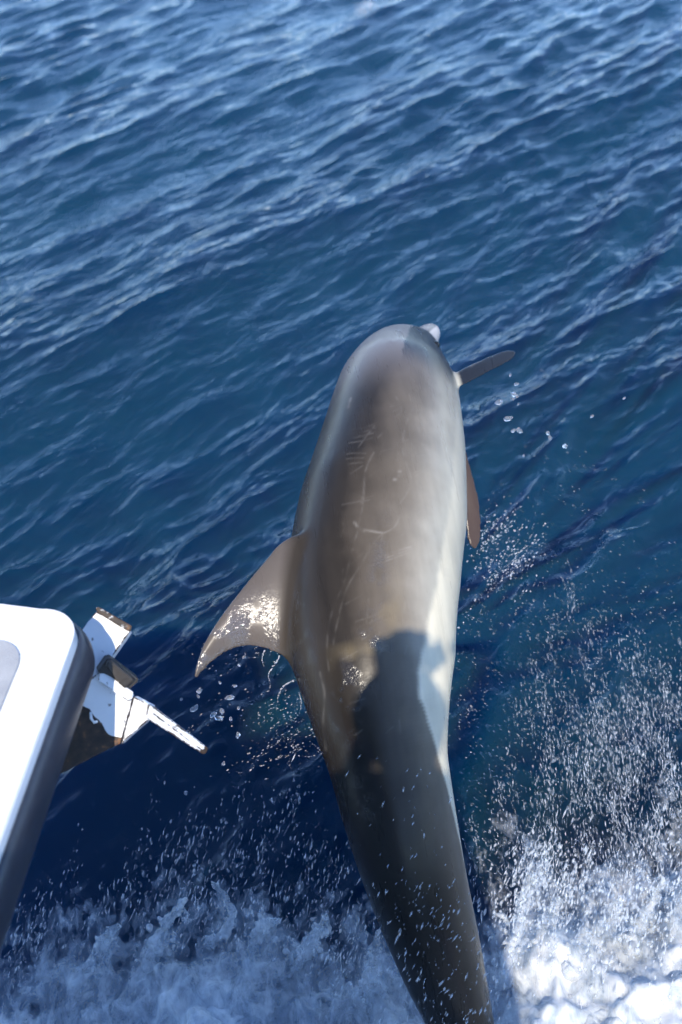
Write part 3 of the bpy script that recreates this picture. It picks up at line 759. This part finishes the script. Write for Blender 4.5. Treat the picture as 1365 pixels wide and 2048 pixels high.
# ------------------------------------------------------------------ white water
m_foam = bpy.data.materials.new('foam'); m_foam.use_nodes = True
n = NT(m_foam); p = n.p; co_ = n.coord()
p.inputs['Base Color'].default_value = (0.86, 0.89, 0.92, 1); p.inputs['Roughness'].default_value = 0.55
p.inputs['Subsurface Weight'].default_value = 0.0
cov = n.attr('cover')
fn = n.noise(n.mapping(co_, (1, .5, 1.0), (0, 0, .25)), 15, 8, 0.66, 0.9); fn2 = n.noise(n.mapping(co_, (1.0, .45, 1), (0, 0, .4)), 42, 5, 0.65, .4)
f = n.math('ADD', n.math('MULTIPLY', fn, 0.65), n.math('MULTIPLY', fn2, 0.35))
al = n.math('ADD', cov, n.math('MULTIPLY', n.math('SUBTRACT', f, 0.5), 2.6))
alpha = n.ramp(al, [(0.05, 0.0), (1.0, 1.0)])
n.link(n.mix(n.ramp(fn, [(.35, 0.0), (.6, 1.0)]), (0.40, 0.48, 0.56), (0.60, 0.62, 0.64)), p.inputs['Base Color'])
n.link(n.bump(f, 0.3, 0.02), p.inputs['Normal'])
tr = n.new('BsdfTransparent'); mx = n.new('MixShader'); n.link(alpha, mx.inputs[0]); n.link(tr.outputs[0], mx.inputs[1]); n.link(p.outputs[0], mx.inputs[2]); n.link(mx.outputs[0], n.out.inputs[0])

FR_PX = [(-250, 2010), (0, 1980), (120, 1950), (230, 1905), (330, 1868), (430, 1875), (520, 1895), (610, 1935), (700, 1975), (760, 1900), (800, 1950), (900, 1985), (960, 1985), (1000, 1900), (1035, 1760), (1075, 1730), (1130, 1800), (1210, 1790), (1290, 1740), (1370, 1700), (1600, 1640)]
FR = np.array([atz(x, y, 0.08) for x, y in FR_PX])
def foam_mesh(lift, seed, shrink, hmax):
    xs = np.arange(-1.9, 1.7, 0.0085); ys = np.arange(0.75, 2.45, 0.0085)
    X, Y = [a.ravel() for a in np.meshgrid(xs, ys, indexing='ij')]
    P = np.stack([X, Y, 0 * X], 1)
    front = np.interp(X, FR[:, 0], FR[:, 1])
    d = front - Y - shrink + 0.10 * fbm(P * 5, 4, seed) + 0.05 * fbm(P * 19, 3, seed + 5)
    cover = np.clip(0.36 + d * 1.7, -1.2, 1.0)
    rise = np.clip((d + .1) / 0.4, 0, 1)
    H, _, _ = sea_height(X, Y, np.full_like(X, .02))
    wob = fbm(P * 4, 3, seed + 9, .42); ridge_ = 1 - np.abs(fbm(P * np.array([9, 6, 1.]), 4, seed + 3))
    Z = H * .6 + lift + rise * (hmax * (0.35 + .5 * wob) + .03 * ridge_ + .007 * fbm(P * 30, 3, seed + 2)) + .004 * fbm(P * 45, 2, seed)
    right = sstep(.3, .55, X); Z += right * rise * .05
    nu, nv_ = len(xs), len(ys); Q = grid_faces(nu, nv_)
    ok = (cover > -0.95); Q = Q[ok[Q].any(1)]
    used = np.unique(Q); mp_ = np.full(len(X), -1); mp_[used] = np.arange(len(used))
    me_ = mesh_np(np.stack([X, Y, Z], 1)[used], mp_[Q]); a = me_.attributes.new('cover', 'FLOAT', 'POINT'); a.data.foreach_set('value', cover[used].astype(np.float32))
    return me_
foam = link('foam', foam_mesh(0.03, 60, 0.0, 0.10), m_foam); tag(foam, 'white churned bow wave foam along the bottom', None, None, 'stuff')
foam2 = link('foam_crest', foam_mesh(0.085, 90, 0.09, 0.14), m_foam); tag(foam2, 'upper ragged crest of the white bow wave', None, None, 'stuff')

# spray: many small drops, drawn-out beads and threads
m_spray = mat('spray_water', (0.80, 0.85, 0.90), 0.12, IOR=1.33, Alpha=0.38)
n = NT(m_spray); n.p.inputs['Transmission Weight'].default_value = 0.35
m_glass = mat('water_drop', (.95, .97, 1), 0.03, IOR=1.333); NT(m_glass).p.inputs['Transmission Weight'].default_value = 0.93
bm = bmesh.new(); bmesh.ops.create_icosphere(bm, subdivisions=1, radius=1)
ICO_V = np.array([v.co[:] for v in bm.verts]); ICO_F = np.array([[v.index for v in f.verts] for f in bm.faces]); bm.free()
OCT_V = np.array([[1, 0, 0], [-1, 0, 0], [0, 1, 0], [0, -1, 0], [0, 0, 1], [0, 0, -1]], float)
OCT_F = np.array([[0, 2, 4], [2, 1, 4], [1, 3, 4], [3, 0, 4], [2, 0, 5], [1, 2, 5], [3, 1, 5], [0, 3, 5]])
def beads(P, dirs, rad, elong, base=(OCT_V, OCT_F)):
    """n elongated beads in one mesh"""
    BV, BF = base; nn_ = len(P)
    d = dirs / (np.linalg.norm(dirs, axis=1)[:, None] + 1e-9)
    ref = np.where(np.abs(d[:, 2:3]) > .9, np.array([[1., 0, 0]]), np.array([[0, 0, 1.]]))
    a = np.cross(d, ref); a /= np.linalg.norm(a, axis=1)[:, None]; b = np.cross(d, a)
    V = P[:, None] + rad[:, None, None] * (BV[None, :, 0:1] * d[:, None] * elong[:, None, None] + BV[None, :, 1:2] * a[:, None] + BV[None, :, 2:3] * b[:, None])
    Q = BF[None] + (np.arange(nn_) * len(BV))[:, None, None]
    return mesh_np(V.reshape(-1, 3), Q.reshape(-1, 3))
def px_cloud(blobs, nn_, zlo, zhi):
    """n points: image-plane clumps unprojected at random heights -> a real volume of spray"""
    w = np.array([b[4] for b in blobs], float); w /= w.sum(); k = RNG.choice(len(blobs), nn_, p=w); out = np.empty((nn_, 3)); q_ = np.empty((nn_, 2))
    for i in range(nn_):
        x, y, rx, ry = blobs[k[i]][:4]
        px_, py_ = x + rx * RNG.normal(), y + ry * RNG.normal(); q_[i] = px_, py_
        out[i] = atz(px_, py_, RNG.uniform(zlo, zhi))
    return out, q_
def fly(dx, dy, nn_, spread=.25):
    """flight directions seen as image direction (dx right, dy down), with scatter in all three axes"""
    d = CR * dx - CU * dy; return nrm(d)[None] + RNG.normal(0, spread, (nn_, 3))
def spray(name, label, blobs, nn_, zlo, zhi, direc, rlo, rhi, elo, ehi, spread=.22, clump=22):
    # clumpy: children round parents
    npar = max(8, nn_ // clump); P0, _ = px_cloud(blobs, npar, zlo, zhi)
    k = RNG.integers(0, npar, nn_); D_ = nrm(CR * direc[0] - CU * direc[1]); P = P0[k] + RNG.normal(0, .013, (nn_, 3)) * RNG.uniform(.3, 2.2, (nn_, 1)) + D_[None] * RNG.normal(0, .045, (nn_, 1)); P[:, 2] = np.maximum(P[:, 2], .02)
    r = rlo * (rhi / rlo) ** (RNG.random(nn_) ** 2.2); e = RNG.uniform(elo, ehi, nn_)
    e = np.where(r > .6 * rhi, 1 + (e - 1) * .3, e)
    o = link(name, beads(P, fly(*direc, nn_, spread), r, e), m_spray); tag(o, label, None, None, 'stuff'); return o
spray('spray', 'fine sunlit spray flying right of the dolphin tail',
      [(1230, 1500, 90, 60, 3), (1150, 1600, 80, 80, 2.2), (1290, 1400, 70, 60, 2), (1180, 1340, 60, 60, 1.0), (1120, 1480, 50, 50, .9), (1080, 1720, 60, 40, .6), (1250, 1660, 110, 70, 2.6), (1340, 1560, 50, 90, 2), (1190, 1760, 120, 40, 1.6)],
      9000, .04, .42, (-.15, -1.0), .0004, .0021, 2.0, 17.0, .08, 45)
spray('spray_drift', 'scattered fine drops drifting over dark water right of the belly',
      [(1080, 1250, 90, 90, 1), (1250, 1180, 130, 110, .8), (1000, 1420, 60, 130, 1), (1100, 1000, 120, 80, .3), (970, 1600, 40, 120, .8), (1200, 1300, 150, 120, 1.2)],
      2000, .05, .6, (-.85, -.45), .0005, .0021, 1.5, 8, .12, 6)
spray('flipper_splash', 'small splash where the left flipper tip cuts past the belly',
      [(985, 1075, 22, 22, 1.4), (1010, 1110, 28, 28, 1.4), (1030, 1135, 25, 25, .8), (1000, 1180, 40, 40, .5)], 900, .55, .75, (-.7, .7), .0007, .0042, 1, 2.6)
spray('fin_spray', 'fine drops thrown off below the dorsal fin',
      [(540, 1300, 60, 14, 1.2), (600, 1400, 25, 50, 1.2), (580, 1480, 30, 40, 1), (575, 1530, 20, 30, 1), (430, 1400, 40, 40, .5), (500, 1440, 60, 60, .5), (620, 1480, 14, 60, .9)], 620, .55, .95, (.8, -.35), .0006, .0026, 1, 5, .2, 16)
spray('wake_spray', 'shaded spray leaping from the foam left of the tail',
      [(330, 1770, 70, 45, 1.6), (420, 1800, 110, 40, 1.6), (180, 1850, 110, 35, 1.4), (560, 1680, 60, 60, 1.3), (620, 1750, 60, 60, 1.4), (470, 1700, 60, 70, .8), (380, 1690, 40, 60, .7), (650, 1850, 60, 60, 1.2), (700, 1950, 60, 70, 1.2), (60, 1890, 60, 30, 1), (560, 1850, 90, 50, 1.4)],
      3600, .04, .42, (.25, -1.0), .0005, .0036, 1.5, 10, .14, 30)
spray('crest_spray', 'sunlit white spray flung from the foam crest at lower right',
      [(1060, 1750, 30, 40, 1.6), (1120, 1790, 60, 35, 1.4), (1200, 1800, 90, 40, 1.5), (1300, 1760, 70, 50, 1.6), (1340, 1700, 40, 60, 1), (1020, 1880, 20, 80, 1), (1150, 1900, 150, 70, 1.2)],
      4800, .08, .42, (.3, -1.0), .0005, .005, 1.2, 8, .18, 30)
def tail_spray():
    nn_ = 420; P = np.empty((nn_, 3))
    for i in range(nn_):
        y = RNG.uniform(1500, 2060) if RNG.random() < .3 else RNG.uniform(1760, 2060); u = (y - 1500) / 550
        x = 770 + 140 * u + RNG.normal(0, 70); P[i] = at(x, y, 2.62 + .1 * u + RNG.uniform(-.25, .02))
    r = .0006 * (4.0) ** (RNG.random(nn_) ** 2); o = link('tail_spray', beads(P, fly(.45, -.9, nn_, .15), r, RNG.uniform(1.5, 6.5, nn_)), m_spray)
    tag(o, 'fine drops crossing in front of the dark tail stock', None, None, 'stuff')
tail_spray()

# larger drops: each one a thing
def drop_mesh(r, seed, el=1.0):
    bm = bmesh.new(); bmesh.ops.create_icosphere(bm, subdivisions=3, radius=r)
    for v in bm.verts:
        k = 1 + .42 * mnoise.noise(v.co / r * 1.1 + Vector((seed * 3.1, 0, 0))) + .22 * mnoise.noise(v.co / r * 2.4 + Vector((0, seed * 2.3, 0)))
        v.co = v.co * k; v.co.z *= el
    return bm_mesh(bm)
def drops(spots, label, group, direc):
    for i, (x, y, dpx, dist) in enumerate(spots):
        r = dpx / 2 * dist / F * .66
        me_ = drop_mesh(r, i + len(spots), RNG.uniform(1.1, 2.0)); o = link('water_drop', me_, m_glass)
        o.location = at(x, y, dist); o.rotation_euler = (RNG.uniform(0, 3), RNG.uniform(0, 3), RNG.uniform(0, 3)); tag(o, label, 'drop', group)
drops([(998, 805, 15, 3.4), (1017, 837, 14, 3.4), (1027, 861, 10, 3.4), (1040, 861, 13, 3.4), (1096, 866, 11, 3.45), (1101, 876, 11, 3.45), (1131, 892, 12, 3.45), (1033, 768, 9, 3.45), (1037, 808, 6, 3.4), (1030, 790, 12, 3.42), (1026, 798, 10, 3.42), (1021, 750, 6, 3.45), (1048, 911, 8, 3.4), (1249, 796, 6, 3.4), (1184, 832, 8, 3.4)],
      'clear water drop falling below the right flipper', 'drops falling from the right flipper', None)
drops([(399, 1381, 13, 2.8), (397, 1393, 8, 2.8), (386, 1419, 13, 2.8), (393, 1414, 10, 2.8), (427, 1429, 12, 2.82), (444, 1422, 13, 2.82), (438, 1436, 12, 2.82), (460, 1395, 13, 2.85), (476, 1470, 12, 2.85), (470, 1372, 8, 2.85), (479, 1330, 10, 2.85), (489, 1314, 9, 2.85), (477, 1416, 9, 2.85), (462, 1438, 9, 2.85), (363, 1398, 8, 2.8), (448, 1527, 11, 2.8), (372, 1586, 10, 2.8), (440, 1365, 8, 2.8)],
      'clear water drop falling below the dorsal fin', 'drops falling from the dorsal fin', None)

def water_mass(paths, voxel, seed, attr=True, rough=1.0):
    """connected water: strings of blobs along 3-D paths, fused by remeshing into sheets, necks and beads"""
    rs = np.random.default_rng(seed); V = []; Q = []; nb = 0
    for pts, r0, r1, nchild in paths:
        P = resample(pts, max(12, int(40 * nchild))) if len(pts) > 2 else np.array([pts[0] + (pts[1] - pts[0]) * u for u in np.linspace(0, 1, 20)])
        k = len(P)
        for i in range(k):
            u = i / (k - 1); r = (r0 + (r1 - r0) * u) * rs.uniform(.55, 1.25)
            for c in range(1 + int(nchild * 3)):
                off = rs.normal(0, 1, 3) * r * (1.1 if c else .25) * rough; rr = r * (rs.uniform(.15, .5) if c else .85)
                V.append(ICO_V * rr + P[i] + off); Q.append(ICO_F + nb * len(ICO_V)); nb += 1
    o_ = bpy.data.objects.new('tmp', mesh_np(np.vstack(V), np.vstack(Q))); scene.collection.objects.link(o_)
    r_ = o_.modifiers.new('r', 'REMESH'); r_.mode = 'VOXEL'; r_.voxel_size = voxel
    sm_ = o_.modifiers.new('s', 'SMOOTH'); sm_.factor = .5; sm_.iterations = 4
    me_ = bpy.data.meshes.new_from_object(o_.evaluated_get(bpy.context.evaluated_depsgraph_get())); bpy.data.objects.remove(o_, do_unlink=True)
    if attr:
        a_ = me_.attributes.new('cover', 'FLOAT', 'POINT'); a_.data.foreach_set('value', np.full(len(me_.vertices), .40, np.float32))
    return me_
def rise(px, z0, z1):
    k = len(px); return [atz(x, y, z0 + (z1 - z0) * i / (k - 1)) for i, (x, y) in enumerate(px)]
RP = [([(1005, 1975), (1022, 1900), (1045, 1815), (1058, 1745)], .06, .24, .026, .011, 1.2), ([(1045, 1815), (1066, 1775), (1075, 1752)], .16, .26, .012, .006, .8),
      ([(1080, 1880), (1105, 1830), (1120, 1795)], .08, .2, .026, .010, 1), ([(1180, 1900), (1225, 1830), (1245, 1795)], .08, .22, .03, .010, 1), ([(1262, 1900), (1300, 1815), (1330, 1760)], .08, .25, .03, .010, 1.1),
      ([(1340, 1880), (1370, 1790), (1385, 1720)], .08, .28, .03, .012, 1), ([(1130, 1960), (1160, 1900), (1170, 1860)], .08, .2, .028, .012, 1), ([(1020, 1850), (1000, 1830), (985, 1835)], .12, .18, .010, .005, .6)]
fp = link('foam_plume', water_mass([(rise(p, a_, b_), r0, r1, nc) for p, a_, b_, r0, r1, nc in RP], .005, 3), m_foam); tag(fp, 'torn white plume of water right of the tail stock', None, None, 'stuff')
LP = [([(300, 1930), (335, 1850), (372, 1795)], .06, .2, .03, .010, 1), ([(420, 1890), (465, 1825), (440, 1780), (425, 1765)], .06, .22, .022, .007, 1), ([(590, 1930), (640, 1860), (655, 1835)], .06, .2, .03, .010, 1),
      ([(735, 2010), (748, 1930), (755, 1865)], .06, .25, .035, .010, 1.1), ([(180, 1940), (210, 1880), (240, 1850)], .06, .18, .025, .008, 1), ([(330, 1830), (390, 1750), (430, 1725), (445, 1750)], .12, .26, .008, .005, .5), ([(500, 1900), (530, 1850), (560, 1845)], .06, .18, .025, .009, 1)]
fq = link('foam_plume', water_mass([(rise(p, a_, b_), r0, r1, nc) for p, a_, b_, r0, r1, nc in LP], .005, 8), m_foam); tag(fq, 'shaded bluish plume of water left of the tail stock', None, None, 'stuff')
# curl of water hanging off the fin's trailing edge
CP = [([(560, 1312), (548, 1332), (537, 1350), (541, 1370), (536, 1384)], .0030, .0012), ([(586, 1362), (566, 1374), (556, 1396), (553, 1420)], .0028, .0011), ([(530, 1300), (525, 1318), (529, 1334)], .0020, .0009), ([(598, 1385), (603, 1405), (598, 1428)], .0016, .0009)]
spl = empty('water_splash', tuple(at(555, 1350, 2.72))); tag(spl, 'thin threads of water hanging behind the dorsal fin root', 'splash')
for i_, (p, r0, r1) in enumerate(CP):
    link('water_thread', water_mass([([at(x, y, 2.72) for x, y in p], r0, r1, 1.0)], .0009, 5 + i_, False, 1.5), m_spray, spl)

# a fish or gust breaking the surface far off, at the top edge
fs_n = 70; fs_c = atz(733, 10, 0.06)
fs_P = fs_c[None] + RNG.normal(0, 1, (fs_n, 3)) * np.array([.06, .12, .05]); fs_P[:, 2] = np.maximum(fs_P[:, 2], .03)
fs = link('far_splash', beads(fs_P, np.tile([[0., 0, 1]], (fs_n, 1)) + RNG.normal(0, .2, (fs_n, 3)), RNG.uniform(.003, .009, fs_n), RNG.uniform(1.5, 5, fs_n)), m_spray)
tag(fs, 'tiny distant splash at the top edge of the sea', None, None, 'stuff')
